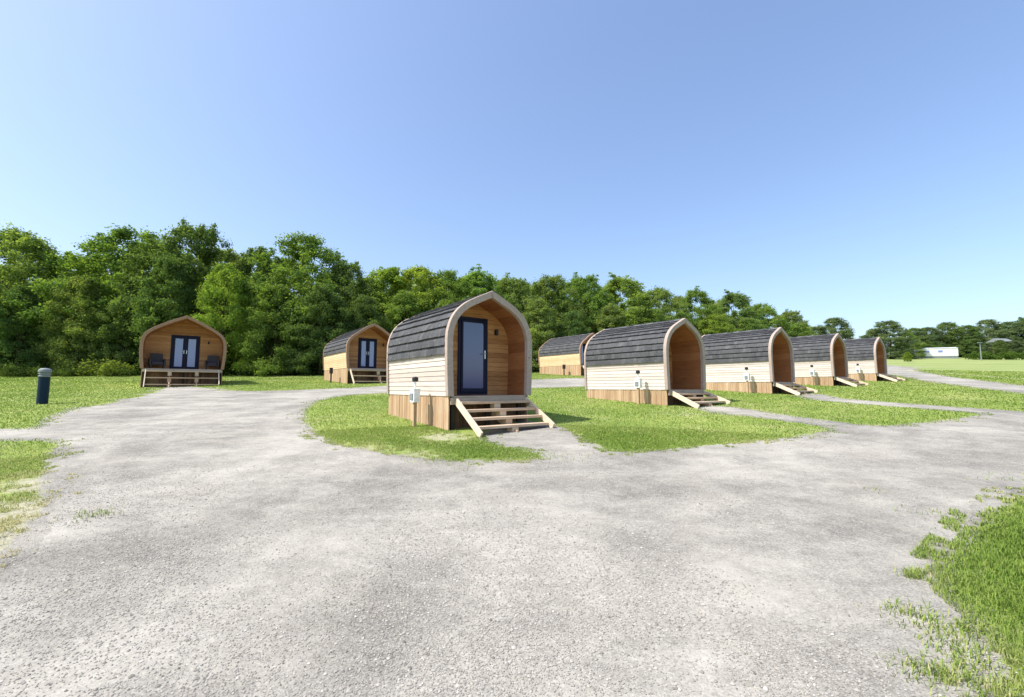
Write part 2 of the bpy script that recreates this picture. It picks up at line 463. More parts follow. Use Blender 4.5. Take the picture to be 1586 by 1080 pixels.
    def endwall(name, y0, y1, mat, par):
        m = MB(); z = .0; top = inn[-1][1]
        while z < top - .02:
            z1 = min(z + .125, top - .002)
            a, b = xat(inn, z), xat(inn, z1)
            vs = [(-a, y0, H + z + .003), (a, y0, H + z + .003), (b, y0, H + z1 - .003), (-b, y0, H + z1 - .003),
                  (-a, y1, H + z), (a, y1, H + z), (b, y1, H + z1), (-b, y1, H + z1)]
            m.add(vs, [(0, 1, 2, 3), (7, 6, 5, 4), (0, 4, 5, 1), (1, 5, 6, 2), (2, 6, 7, 3), (3, 7, 4, 0)]); z = z1
        return m.build(name, mat, par)
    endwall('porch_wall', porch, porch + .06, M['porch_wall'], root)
    endwall('rear_wall', L - .16, L - .10, M[spec['siding']], root)
    # floor: deck boards on a frame, fascia
    w0 = half[0][0] - .09
    m = MB(); y = -.02
    while y < porch - .02:
        m.box((-w0, y, H - .03), (w0, y + .135, H + .002)); y += .142
    m.build('porch_deck', M['deck'], root)
    m = MB(); m.box((-w0 - .06, -.052, H - .19), (w0 + .06, -.024, H - .034), .6); m.build('fascia_board', M['deck'], root, .004)
    m = MB()
    m.box((-w0 - .02, .05, H - .2), (-w0 + .06, L - .1, H - .035)); m.box((w0 - .06, .05, H - .2), (w0 + .02, L - .1, H - .035))
    for yy in np.linspace(.4, L - .3, 6): m.box((-w0 + .06, yy, H - .2), (w0 - .06, yy + .06, H - .035))
    m.box((-w0 + .06, porch + .1, H - .034), (w0 - .06, L - .17, H - .004))
    for xx in (-w0 + .05, w0 - .15, -.05):
        for yy in (.12, L * .5, L - .35): m.box((xx, yy, lg(xx, yy) - .1), (xx + .1, yy + .1, H - .2))
    m.build('floor_frame', M['under'], root)
    # timber skirts of upright boards
    for sgn in (1, -1):
        m = MB(); y = .02; x0 = half[0][0]
        while y < L - .02:
            w = rnd.uniform(.085, .125); y1 = min(y + w, L + .02)
            th = rnd.uniform(.0, .014); xo = x0 - .012 + th
            dz = rnd.uniform(-.02, .0)
            a, b = sorted((sgn * (xo - .03), sgn * xo))
            m.box((a, y, lg(sgn * x0, y) - .08), (b, y1 - .006, H + .002 + dz * 0)); y = y1
        m.build('skirt', M['skirt'], root)
    m = MB(); xb = -half[0][0] + .06
    while xb < half[0][0] - .08:
        m.box((xb, L - .03, lg(xb, L) - .08), (xb + .1, L, H)); xb += .105
    m.build('rear_skirt', M['skirt'], root)
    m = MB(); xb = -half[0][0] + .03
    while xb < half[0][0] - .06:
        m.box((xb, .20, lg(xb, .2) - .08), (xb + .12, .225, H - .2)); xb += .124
    m.build('front_skirt', M['shaded_timber'], root)
    # door
    dx0, dx1, dz0, dz1 = spec['door']
    fy = porch - .035
    m = MB(); fw = .075; 
    m.box((dx0, fy, H + dz0), (dx0 + fw, porch + .004, H + dz1), .5); m.box((dx1 - fw, fy, H + dz0), (dx1, porch + .004, H + dz1), .5)
    m.box((dx0 + fw, fy, H + dz1 - fw), (dx1 - fw, porch + .004, H + dz1), .5); m.box((dx0 + fw, fy, H + dz0), (dx1 - fw, porch + .004, H + dz0 + .06), .5)
    door = m.build('glazed_door', M['navy'], root, .006)
    leaves = [(dx0 + fw, dx1 - fw)] if not spec['double'] else [(dx0 + fw, (dx0 + dx1) / 2 - .002), ((dx0 + dx1) / 2 + .002, dx1 - fw)]
    for i, (a, b) in enumerate(leaves):
        z0, z1 = H + dz0 + .062, H + dz1 - fw - .003; sw = .125 if spec['double'] else .06
        m = MB(); y0, y1 = fy - .022, fy + .02
        m.box((a + .002, y0, z0), (a + sw, y1, z1), .5); m.box((b - sw, y0, z0), (b - .002, y1, z1), .5)
        m.box((a + sw, y0, z1 - sw), (b - sw, y1, z1), .5); m.box((a + sw, y0, z0), (b - sw, y1, z0 + .10), .5)
        m.build('door_leaf', M['navy'], door, .006)
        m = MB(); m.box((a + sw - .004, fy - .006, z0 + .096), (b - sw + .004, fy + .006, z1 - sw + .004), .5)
        m.build('pane', M['reflection_pane' if spec['double'] else 'glass'], door)
        hx = (b - sw / 2) if (i == 0) else (a + sw / 2)
        m = MB(); m.box((hx - .018, y0 - .012, H + .95), (hx + .018, y0 - .001, H + 1.17), .5)
        s_ = -1 if i == 0 else 1
        m.tube([(hx, y0 - .01, H + 1.08), (hx, y0 - .055, H + 1.08), (hx + s_ * .1, y0 - .055, H + 1.08)], .011, 8, .5)
        m.build('handle', M['steel'], door)
    # wall lamp by the door
    lx = spec['lamp']
    m = MB(); m.box((lx - .035, porch - .02, H + 1.62), (lx + .035, porch + .002, H + 1.74), .5)
    m.tube([(lx, porch - .07, H + 1.6), (lx, porch - .07, H + 1.76)], .04, 10, .5)
    m.box((lx - .012, porch - .05, H + 1.66), (lx + .012, porch - .015, H + 1.70), .5)
    m.build('wall_lamp', M['black'], root)
    # steps
    nt, sw_, run = spec['treads'], spec['step_w'] / 2, spec['run']
    steps = empty('steps', (0, 0, 0)); steps.parent = root
    g0 = lg(0, -run) ; top = H - .05
    rise = (top - g0) / (nt + .6); dep = (run - .08) / nt
    for k in range(nt):
        zt = top - .07 - k * (top - .07 - g0 - .16) / (nt - 1)
        y1 = -.07 - k * dep
        m = MB(); m.box((-sw_ + .046, y1 - dep * .96, zt - .058), (sw_ - .046, y1 - dep * .02, zt)); m.build('tread', M['tread'], steps, .006)
    p0, p1 = (-.07, top - .03), (-.07 - run * .99, g0 + .02)
    for sgn in (1, -1):
        m = MB(); gy = lg(sgn * sw_, -run)
        m.bar((sgn * (sw_ - .022), p0[0] - .02, p0[1] - .03), (sgn * (sw_ - .022), p1[0] - .06, gy + .035), .045, .155, (0, 0, 1))
        m.build('stringer', M['stringer'], steps, .006)
    for xx in spec['carriers']:
        m = MB()
        for k in range(nt):
            zt = top - .07 - k * (top - .07 - g0 - .16) / (nt - 1) - .058
            y1 = -.07 - k * dep
            m.box((xx - .085, y1 - dep * .92, max(zt - rise * .85, g0 - .06)), (xx + .085, y1 - dep * .10, zt))
        m.bar((xx, p0[0], p0[1] - .32), (xx, p1[0] + .02, g0 - .04), .045, .14, (0, 0, 1))
        m.build('carrier', M['tread'], steps, .004)
    return root

POD = dict(name='camping_pod', prof=[(1.16, 0), (1.19, .6), (1.2, 1.22), (1.19, 1.52), (1.05, 1.89), (.75, 2.17), (.37, 2.36), (0, 2.53)], L=3.6, porch=.80, H=.73,
           eave=1.03, courses=10, arch='arch', siding='siding', door=(-.48, .41, .02, 2.02), double=False, lamp=.68, treads=4, step_w=2.06, run=1.02, carriers=(0.0,))
POD_LONG = dict(POD, L=3.75, H=.50, treads=3, run=.92, porch=1.25, door=(-.80, .09, .02, 2.02), lamp=.5)
CABIN = dict(name='timber_cabin', prof=[(1.88, 0), (1.94, .6), (1.97, 1.2), (1.93, 1.74), (1.67, 2.13), (1.06, 2.52), (.48, 2.83), (0, 3.05)], L=5.0, porch=1.3, H=.98,
             eave=1.16, courses=10, arch='arch_tan', siding='siding_tan', door=(-.68, .72, .02, 2.06), double=True, lamp=1.15, treads=3, step_w=3.4, run=.85, carriers=(-.62, .62))
CABIN2 = dict(CABIN, prof=[(1.62, 0), (1.68, .6), (1.7, 1.2), (1.66, 1.62), (1.42, 1.98), (.95, 2.32), (.45, 2.67), (0, 2.88)], H=.93, L=5.6, eave=1.1, step_w=3.0, door=(-.62, .62, .02, 2.06), lamp=1.05, carriers=(.25,), porch=1.2)

def put_at(o, px, py, Y):
    x, _, _ = at_depth(px, py, Y); o.location = (x, Y, gz(x, Y)); o.rotation_euler = (0, 0, THETA)

HUTS = []
pod0 = make_hut(POD)
tag(pod0, 'nearest arched timber pod, its porch and glazed blue door facing the gravel track', 'camping pod', 'arched camping pods in a row')
pod_spots = [(761, 452), (1059, 493), (1208, 507), (1297, 516), (1361, 523.5)]
pod_lab = [None,
           'arched timber pod with pale wall, second along the row from the blue glass door pod',
           'arched timber pod in the middle of the row of five, two on either side',
           'arched timber pod last but one in the row, away from the blue glass door',
           'smallest and farthest arched pod at the far end of the row by the lane']
for i, (px, py) in enumerate(pod_spots):
    if i < 2:
        o = pod0 if i == 0 else make_hut(POD_LONG)
        if i == 1: pod1 = o; tag(o, pod_lab[1], 'camping pod', 'arched camping pods in a row')
    else: o = copy_tree(pod1); o['label'] = pod_lab[i]
    put_at(o, px, py, (10.75, 15.8, 20.6, 26.0, 31.0)[i]); HUTS.append((o, POD if i == 0 else POD_LONG))
cab0 = make_hut(CABIN)
tag(cab0, 'wide low arched timber cabin with double doors, two dark chairs on its porch', 'cabin', 'wide timber cabins in front of the wood')
put_at(cab0, 290, 490, 25.3); HUTS.append((cab0, CABIN))
cab1 = make_hut(CABIN2)
tag(cab1, 'timber cabin with double doors and tan side wall, partly hidden behind the nearest pod', 'cabin', 'wide timber cabins in front of the wood')
put_at(cab1, 580, 502, 28.4); HUTS.append((cab1, CABIN2))
cab2 = copy_tree(cab1)
cab2['label'] = 'cabin seen only as tan side wall and shingle roof between the two nearest pods'
x, y = at(899, 582.5); u = (math.cos(THETA), math.sin(THETA))
x += u[0] * 1.7; y += u[1] * 1.7
cab2.location = (x, y, gz(x, y)); cab2.rotation_euler = (0, 0, THETA); HUTS.append((cab2, CABIN2))

def local(o, x, y, z=0.0):
    c, s = math.cos(o.rotation_euler[2]), math.sin(o.rotation_euler[2])
    return (o.location[0] + c * x - s * y, o.location[1] + s * x + c * y, o.location[2] + z)

# ------------------------------------------------------------------ chairs on the cabin porch
def make_chair():
    r = empty('porch_chair', (0, 0, 0))
    m = MB(); m.box((-.29, -.30, .24), (.29, .26, .32)); m.build('seat', M['rattan'], r, .02)
    m = MB(); m.box((-.25, -.28, .322), (.25, .20, .41)); m.build('seat_cushion', M['cushion'], r, .03)
    m = MB(); m.bar((0, .24, .30), (0, .36, .92), .58, .06, (0, 1, 0)); m.build('backrest', M['rattan'], r, .02)
    for s in (1, -1):
        m = MB(); m.box((s * .33 - .04, -.32, .24), (s * .33 + .04, .27, .58)); m.build('arm', M['rattan'], r, .02)
        for y_ in (-.28, .24):
            m = MB(); m.box((s * .30 - .025, y_ - .025, 0), (s * .30 + .025, y_ + .025, .24)); m.build('leg', M['rattan'], r)
    return r
ch = make_chair(); tag(ch, 'dark woven armchair on the cabin porch, left of its double doors', 'chair', 'armchairs on the cabin porch')
ch2 = copy_tree(ch); ch2['label'] = 'dark woven armchair with purple cushion on the cabin porch, right of its double doors'
for c, lx, a in ((ch, -1.25, .15), (ch2, 1.38, -.12)):
    c.location = local(cab0, lx, .72, .962); c.rotation_euler = (0, 0, THETA + a)

# ------------------------------------------------------------------ hook-up posts
def make_post():
    r = empty('hookup_post', (0, 0, 0))
    m = MB(); m.box((-.04, -.04, -.1), (.04, .04, .62)); m.build('post', M['skirt'], r, .006)
    m = MB(); m.box((-.12, -.08, .58), (.12, .08, .90), .5); m.box((-.13, -.09, .88), (.13, .09, .915), .5)
    b = m.build('box', M['white'], r, .012)
    m = MB(); m.box((-.075, -.10, .64), (.075, -.079, .80), .5); m.build('socket_cover', M['grey'], b, .008)
    m = MB(); m.tube([(0, 0, .91), (0, 0, 1.10)], .028, 8, .5); m.build('stem', M['white'], r)
    m = MB(); m.lathe([(.05, 1.08), (.075, 1.10), (.075, 1.17), (.04, 1.20)], 12, .5); m.build('light_head', M['black'], r)
    return r
post0 = make_post()
post_px = [(660, 650), (1000, 625.5), (1172, 607.5), (1266, 597), (1337, 591)]
post_lab = ['white hook-up post on the grass against the side of the nearest pod',
            'white hook-up post against the second pod from the blue glass door',
            'white hook-up post against the side of the middle pod of the row',
            'white hook-up post against the last but one pod of the row',
            'white hook-up post against the farthest pod of the row']
for i, (px, py) in enumerate(post_px):
    o = post0 if i == 0 else copy_tree(post0)
    pod, sp = HUTS[i]
    lx, ly = -1.52, (1.02 if i == 0 else .92)
    X, Y, _ = local(pod, lx, ly); o.location = (X, Y, gz(X, Y)); o.rotation_euler = (0, 0, THETA - R(90))
    tag(o, post_lab[i], 'hook-up post', 'hook-up posts beside the pods')
for pod, ly, lab in ((cab2, 1.6, 'dark hook-up post against the cabin glimpsed between the two nearest pods'),
                     (cab1, 1.7, 'small dark hook-up post by the cabin half hidden behind the nearest pod')):
    r = empty('hookup_post', (0, 0, 0)); tag(r, lab, 'hook-up post', 'hook-up posts beside the cabins')
    m = MB(); m.box((-.04, -.04, -.1), (.04, .04, .6)); m.build('post', M['under'], r)
    m = MB(); m.box((-.13, -.08, .6), (.13, .08, .98)); m.build('box', M['black'], r, .01)
    X, Y, _ = local(pod, -2.15, ly); r.location = (X, Y, gz(X, Y)); r.rotation_euler = (0, 0, THETA - R(90))

# ------------------------------------------------------------------ bollard
bx, by = at(65, 626)
bo = empty('bollard_light', (bx, by, gz(bx, by)))
tag(bo, 'dark blue-green bollard light with grey domed head, alone on the left grass', 'bollard light')
m = MB(); m.lathe([(.165, -.1), (.165, .96), (.15, .98)], 24, .5); m.build('post', M['bollard'], bo, smooth=False)
m = MB(); m.lathe([(.17, .98), (.185, 1.0), (.185, 1.02), (.15, 1.04), (.15, 1.07), (.185, 1.09), (.185, 1.11), (.15, 1.13), (.15, 1.15)], 24, .5)
m.build('louvre_head', M['grey'], bo)
m = MB(); m.lathe([(.19, 1.15), (.195, 1.18), (.18, 1.25), (.12, 1.29), (.03, 1.305)], 24, .5); m.build('cap', M['grey'], bo)
bo.scale = (.92, .92, .98)

# ------------------------------------------------------------------ track outline
G = [('w', -30, -9), ('w', -9.5, 0), (-260, 985), (-90, 950), (-20, 905), (28, 858), (72, 815), (92, 790), (98, 760), (92, 725), (98, 700), (116, 688), (92, 679), (40, 680), (-90, 682),
     (-90, 668), (30, 667), (74, 664), (84, 650), (110, 637), (158, 627), (212, 617), (246, 607), (258, 599), (318, 600), (352, 607), (420, 606), (500, 603.5), (606, 598), (700, 593), (830, 588),
     (905, 586), (1000, 581), (1150, 575), (1300, 568), (1388, 565), (1410, 572), (1440, 580.5), (1500, 588), (1586, 598), (1700, 616), (1700, 628), (1586, 608.5), (1500, 599), (1440, 591), (1405, 584.5), (1385, 580), (1300, 579), (1150, 586),
     (1000, 594), (905, 599), (830, 601), (700, 605), (606, 607.5), (545, 611), (492, 617), (465, 630), (457, 646), (468, 669), (510, 691), (570, 703), (640, 713), (720, 718), (800, 717), (868, 712),
     (835, 698), (775, 687), (742, 677), (800, 655), (850, 655), (886, 676), (935, 706), (1000, 702), (1100, 693), (1200, 684), (1288, 673), (1312, 665), (1246, 655), (1172, 645), (1108, 640), (1085, 631), (1122, 629),
     (1180, 639.5), (1250, 649), (1325, 659), (1372, 662.5), (1440, 657), (1528, 647), (1545, 641.5), (1450, 634), (1340, 626), (1285, 621.5), (1250, 617), (1238, 610), (1264, 610), (1288, 617), (1342, 621.5), (1456, 629.5), (1570, 637.5), (1640, 642), (1800, 655), (1950, 680), (1820, 720),
     (1700, 738), (1590, 753), (1532, 770), (1497, 800), (1478, 838), (1436, 872), (1428, 900), (1456, 930), (1496, 958), (1510, 1000), (1490, 1045), (1486, 1100), (1530, 1250), ('w', 2.9, -.5), ('w', 4.5, -9)]
outline = np.array([(g[1], g[2]) if g[0] == 'w' else at(*g) for g in G])

def densify(P, near=.06):
    out = []
    n = len(P)
    for i in range(n):
        a, b = P[i], P[(i + 1) % n]
        d = np.hypot(*(b - a)); mid = (a + b) / 2; r = np.hypot(*mid)
        step = max(near, .011 * r)
        k = max(1, int(d / step)); k = min(k, 220)
        for j in range(k): out.append(a + (b - a) * j / k)
    return np.array(out)
def chaikin(P, it=2):
    for _ in range(it):
        Q = np.roll(P, -1, 0); P = np.stack([P * .75 + Q * .25, P * .25 + Q * .75], 1).reshape(-1, 2)
    return P
base = chaikin(outline, 2)
dense = densify(base)
jit = []
for p in dense:
    r = math.hypot(*p); v = Vector((p[0], p[1], 0))
    a = min(.16, .03 + .012 * r)
    jx = noise.noise(v * 1.1) * a * 1.3 + noise.noise(v * 3.7 + Vector((5, 0, 0))) * a * .8 + noise.noise(v * 9 + Vector((0, 9, 0))) * a * .25
    jy = noise.noise(v * 1.1 + Vector((31, 7, 0))) * a * 1.3 + noise.noise(v * 3.7 + Vector((17, 3, 0))) * a * .8 + noise.noise(v * 9 + Vector((3, 19, 0))) * a * .25
    jit.append((p[0] + jx, p[1] + jy))
jit = np.array(jit)

def inside(P, X, Y):
    c = np.zeros(len(X), bool); n = len(P)
    for i in range(n):
        x0, y0 = P[i]; x1, y1 = P[(i + 1) % n]
        if y0 == y1: continue
        k = ((y0 > Y) != (y1 > Y)) & (X < (x1 - x0) * (Y - y0) / (y1 - y0) + x0)
        c ^= k
    return c
def edge_dist(P, X, Y):
    d = np.full(len(X), 1e9); n = len(P)
    for i in range(n):
        a = P[i]; b = P[(i + 1) % n]; ab = b - a; l2 = ab @ ab + 1e-12
        t = np.clip(((X - a[0]) * ab[0] + (Y - a[1]) * ab[1]) / l2, 0, 1)
        d = np.minimum(d, (X - a[0] - t * ab[0]) ** 2 + (Y - a[1] - t * ab[1]) ** 2)
    return np.sqrt(d)

def sheet(name, boundary, mat, lift, grid=None):
    pts = [Vector((p[0], p[1])) for p in boundary]; n = len(pts)
    edges = [(i, (i + 1) % n) for i in range(n)]
    if grid is not None: pts += [Vector((p[0], p[1])) for p in grid]
    v, e, f, *_ = delaunay_2d_cdt(pts, edges, [], 0, 1e-5)
    v = np.array([(p[0], p[1]) for p in v]); f = np.array([list(t)[:3] for t in f])
    c = v[f].mean(1); ok = inside(boundary, c[:, 0], c[:, 1]); f = f[ok]
    z = ground_z(v[:, 0], v[:, 1]) + lift
    me = bpy.data.meshes.new(name); me.from_pydata(np.column_stack([v, z]).tolist(), [], f.tolist()); me.update()
    me.materials.append(mat); o = bpy.data.objects.new(name, me); COL.objects.link(o)
    for p in me.polygons:
        if p.normal.z < 0: p.flip()
    return o
gx, gy = np.meshgrid(np.arange(-40, 60, 2.0), np.arange(-8, 90, 2.0))
gpts = np.column_stack([gx.ravel() + .31, gy.ravel() + .17]); gpts = gpts[inside(jit, gpts[:, 0], gpts[:, 1])]
track = sheet('gravel_track', jit, M['gravel'], .0025, gpts); track['kind'] = 'structure'

fp = np.array([at(*p) for p in ((1405, 572.8), (1440, 575.2), (1500, 580), (1586, 586.5), (1720, 597), (1720, 600), (1586, 588.8), (1500, 581.8), (1440, 576.6), (1405, 573.8))])
fp = densify(fp); fp = fp + np.array([(noise.noise(Vector((p[0], p[1], 3))) * .25, noise.noise(Vector((p[0], p[1], 8))) * .25) for p in fp])
k_ = NT('dry_path'); co_ = k_.objco(); n_ = k_.noise(co_, 6, 8, .75)
k_.bsdf(k_.ramp(n_, [(.35, (.30, .31, .14)), (.65, (.50, .48, .33))]), .95)
sheet('field_path', fp, k_.m, .006)['kind'] = 'structure'

# ------------------------------------------------------------------ ground
def terrain():
    xs = np.unique(np.concatenate([np.linspace(-420, -60, 26), np.linspace(-60, -14, 40), np.linspace(-14, 16, 240), np.linspace(16, 60, 60), np.linspace(60, 420, 40)]))
    ys = np.unique(np.concatenate([np.linspace(-300, -10, 20), np.linspace(-10, 24, 260), np.linspace(24, 70, 60), np.linspace(70, 200, 45), np.linspace(200, 700, 16)]))
    X, Y = np.meshgrid(xs, ys); Z = ground_z(X, Y)
    nx, ny = len(xs), len(ys)
    v = np.column_stack([X.ravel(), Y.ravel(), Z.ravel()])
    i = np.arange(nx * ny).reshape(ny, nx)
    f = np.stack([i[:-1, :-1], i[:-1, 1:], i[1:, 1:], i[1:, :-1]], -1).reshape(-1, 4)
    me = bpy.data.meshes.new('ground'); me.from_pydata(v.tolist(), [], f.tolist()); me.update()
    # bare, dry ground: beside the track at the left and under the huts
    worn = np.zeros(len(v))
    def blob(px, py, r, amt):
        x0, y0 = at(px, py); d = np.hypot(v[:, 0] - x0, v[:, 1] - y0); np.maximum(worn, amt * np.clip(1.35 - d / r, 0, 1), out=worn)
    for b in ((60, 800, 1.3, .85), (20, 850, 1.4, .85), (-60, 860, 2.0, .8), (95, 745, .9, .7), (690, 677, .8, .55), (640, 708, .7, .5), (560, 698, .7, .45), (1046, 640, 1.2, .4)): blob(*b)
    dd = edge_dist(base[::2], v[:, 0], v[:, 1]); worn = np.maximum(worn, np.clip(.40 - dd * .6, 0, 1))
    dscale = .20 + .02 * np.hypot(v[:, 0], v[:, 1])
    e_ = me.attributes.new('edge', 'FLOAT', 'POINT'); e_.data.foreach_set('value', np.clip(1.0 - dd / dscale, 0, 1).astype(np.float32))
    a = me.attributes.new('worn', 'FLOAT', 'POINT'); a.data.foreach_set('value', worn.astype(np.float32))
    me.materials.append(M['meadow'])
    o = bpy.data.objects.new('ground', me); COL.objects.link(o); o['kind'] = 'structure'
terrain()

# ------------------------------------------------------------------ grass blades
def tri_mesh(name, V, F, tone, mat):
    me = bpy.data.meshes.new(name)
    nv, nf = len(V), len(F); k = F.shape[1]
    me.vertices.add(nv); me.vertices.foreach_set('co', V.astype(np.float32).ravel())
    me.loops.add(nf * k); me.loops.foreach_set('vertex_index', F.astype(np.int32).ravel())
    me.polygons.add(nf); me.polygons.foreach_set('loop_start', np.arange(0, nf * k, k, dtype=np.int32))
    me.update(calc_edges=True); me.validate()
    a = me.attributes.new('tone', 'FLOAT', 'FACE'); a.data.foreach_set('value', tone.astype(np.float32))
    me.materials.append(mat)
    return me

def vnoise(x, y, s, seed=0):
    x = x * s + seed * 17.3; y = y * s - seed * 9.1
    xi, yi = np.floor(x).astype(int), np.floor(y).astype(int); fx, fy = x - xi, y - yi
    def h(a, b):
        n = (a * 374761393 + b * 668265263 + seed * 974711) & 0x7fffffff
        n = ((n ^ (n >> 13)) * 1274126177) & 0x7fffffff
        return ((n ^ (n >> 16)) & 0xffff) / 65535.0
    fx = fx * fx * (3 - 2 * fx); fy = fy * fy * (3 - 2 * fy)
    return (h(xi, yi) * (1 - fx) + h(xi + 1, yi) * fx) * (1 - fy) + (h(xi, yi + 1) * (1 - fx) + h(xi + 1, yi + 1) * fx) * fy

def blades(X, Y, h, w, tone, bend=.75):
    n = len(X); Z = ground_z(X, Y)
    az = nrs.uniform(0, 2 * np.pi, n); lean = nrs.uniform(.25, 1.0, n) * bend
    sx, sy = -np.sin(az) * w / 2, np.cos(az) * w / 2
    lx, ly = np.cos(az), np.sin(az)
    V = np.zeros((n, 5, 3))
    V[:, 0] = np.column_stack([X - sx, Y - sy, Z - .005]); V[:, 1] = np.column_stack([X + sx, Y + sy, Z - .005])
    mx, my, mz = X + lx * lean * h * .3, Y + ly * lean * h * .3, Z + h * .6
    V[:, 2] = np.column_stack([mx + sx * .8, my + sy * .8, mz]); V[:, 3] = np.column_stack([mx - sx * .8, my - sy * .8, mz])
    V[:, 4] = np.column_stack([X + lx * lean * h, Y + ly * lean * h, Z + h * (1 - .35 * lean)])
    i = np.arange(n)[:, None] * 5
    F = np.concatenate([i + np.array([[0, 1, 2]]), i + np.array([[0, 2, 3]]), i + np.array([[3, 2, 4]])], 1).reshape(-1, 3)
    return V.reshape(-1, 3), F, np.repeat(tone, 3)

def under_hut(X, Y, pad=0.0):
    k = np.zeros(len(X), bool)
    for o, sp in HUTS:
        c, s = math.cos(THETA), math.sin(THETA); dx, dy = X - o.location[0], Y - o.location[1]
        lx, ly = c * dx + s * dy, -s * dx + c * dy; hw = sp['prof'][0][0]
        k |= (np.abs(lx) < hw + pad) & (ly > -.1) & (ly < sp['L'] + pad)
        k |= (np.abs(lx) < sp['step_w'] / 2) & (ly > -sp['run']) & (ly < 0)
    return k

coarse = base[::2]
worn_blobs = [(*at(px, py), r) for px, py, r in ((60, 800, 1.3), (20, 850, 1.4), (-60, 860, 2.0), (95, 745, .8), (690, 677, .8), (640, 708, .7), (560, 698, .7))]
def lawn(n, r0, r1, power):
    u = nrs.uniform(0, 1, n); p = 2 - power
    r = (r0 ** p + u * (r1 ** p - r0 ** p)) ** (1 / p)
    a = nrs.uniform(-R(62), R(62), n)
    return r * np.sin(a), r * np.cos(a)
X, Y = lawn(700000, 2.0, 75, 1.6)
X2, Y2 = lawn(420000, 2.0, 11, 1.2)
X, Y = np.concatenate([X, X2]), np.concatenate([Y, Y2])
ins = inside(coarse, X, Y); ed = edge_dist(coarse[::2], X, Y)
patch = vnoise(X, Y, 1.6, 1) * .5 + vnoise(X, Y, 4.5, 2) * .5
keep = ~ins & (ed > -.02)
efine = vnoise(X, Y, 2.6, 41) * .4 + vnoise(X, Y, 7, 42) * .35 + vnoise(X, Y, 19, 43) * .25
keep &= ~((ed < .30) & (efine + ed * 1.3 < .56))
keep |= ins & (ed < np.minimum(.30, .04 + .018 * np.hypot(X, Y))) & (vnoise(X, Y, 3.3, 5) * .6 + vnoise(X, Y, 9, 6) * .4 > .60 + ed * .6)
bare = np.zeros(len(X))
for bx_, by_, br in worn_blobs: bare = np.maximum(bare, np.clip(1.35 - np.hypot(X - bx_, Y - by_) / br, 0, 1))
fine_p = vnoise(X, Y, 5.5, 31) * .45 + vnoise(X, Y, 14, 32) * .35 + nrs.uniform(0, 1, len(X)) * .2
keep &= ~((bare > .08) & (fine_p < .22 + bare * .42))
keep &= ~under_hut(X, Y, .01)
X, Y, patch, ed, bare = X[keep], Y[keep], patch[keep], ed[keep], bare[keep]
r = np.hypot(X, Y); n = len(X)
near_right = np.clip(1.2 - np.hypot(X - 3.9, Y - 3.2) / 3.0, 0, 1)
h = (.020 + .022 * patch + .05 * near_right * patch) * nrs.uniform(.6, 1.5, n) * (1 + .012 * r)
h *= np.where(ed < .3, .75, 1)
w = np.maximum(.0040, .0011 * r) * nrs.uniform(.7, 1.3, n)
tone = np.clip(.10 + .40 * vnoise(X, Y, .45, 9) + .26 * vnoise(X, Y, 1.7, 19) + .25 * (patch - .5) + nrs.normal(0, .15, n) + .45 * bare + np.clip(.25 - ed, 0, 1) * .8 - .16 * near_right, 0, 1)
V, F, T = blades(X, Y, h, w, tone, 1.0)
me = tri_mesh('grass', V, F, T, M['blade']); gr = bpy.data.objects.new('grass', me); COL.objects.link(gr); gr['kind'] = 'stuff'
tag(gr, 'short bright green grass growing on either side of the gravel track', 'grass')

# weeds on the track
wx, wy, wh = [], [], []
for px, py, k, rr in ((138, 800, 60, .10), (152, 797, 50, .10), (1395, 945, 60, .07), (1432, 958, 110, .11), (1462, 982, 110, .12), (1425, 1035, 70, .08), (1442, 1052, 80, .08), (1490, 1008, 130, .10), (1505, 1035, 130, .09), (1500, 980, 90, .08), (1512, 1065, 110, .08), (1412, 893, 50, .06), (1560, 742, 50, .25), (1460, 800, 60, .2), (1350, 760, 20, .1), (660, 715, 80, .2), (860, 708, 120, .35), (720, 720, 60, .3)):
    x0, y0 = at(px, py)
    for _ in range(k): wx.append(x0 + rnd.gauss(0, rr)); wy.append(y0 + rnd.gauss(0, rr * .7)); wh.append(rnd.uniform(.02, .055))
wx, wy, wh = map(np.array, (wx, wy, wh))
V, F, T = blades(wx, wy, wh + .012, np.full(len(wx), .006), np.clip(nrs.normal(.45, .25, len(wx)), 0, 1), 1.2)
me = tri_mesh('weeds', V, F, T, M['blade']); wd = bpy.data.objects.new('weeds', me); COL.objects.link(wd)
tag(wd, 'thin scattered weeds creeping over the edges of the gravel track', 'weeds', kind='stuff')

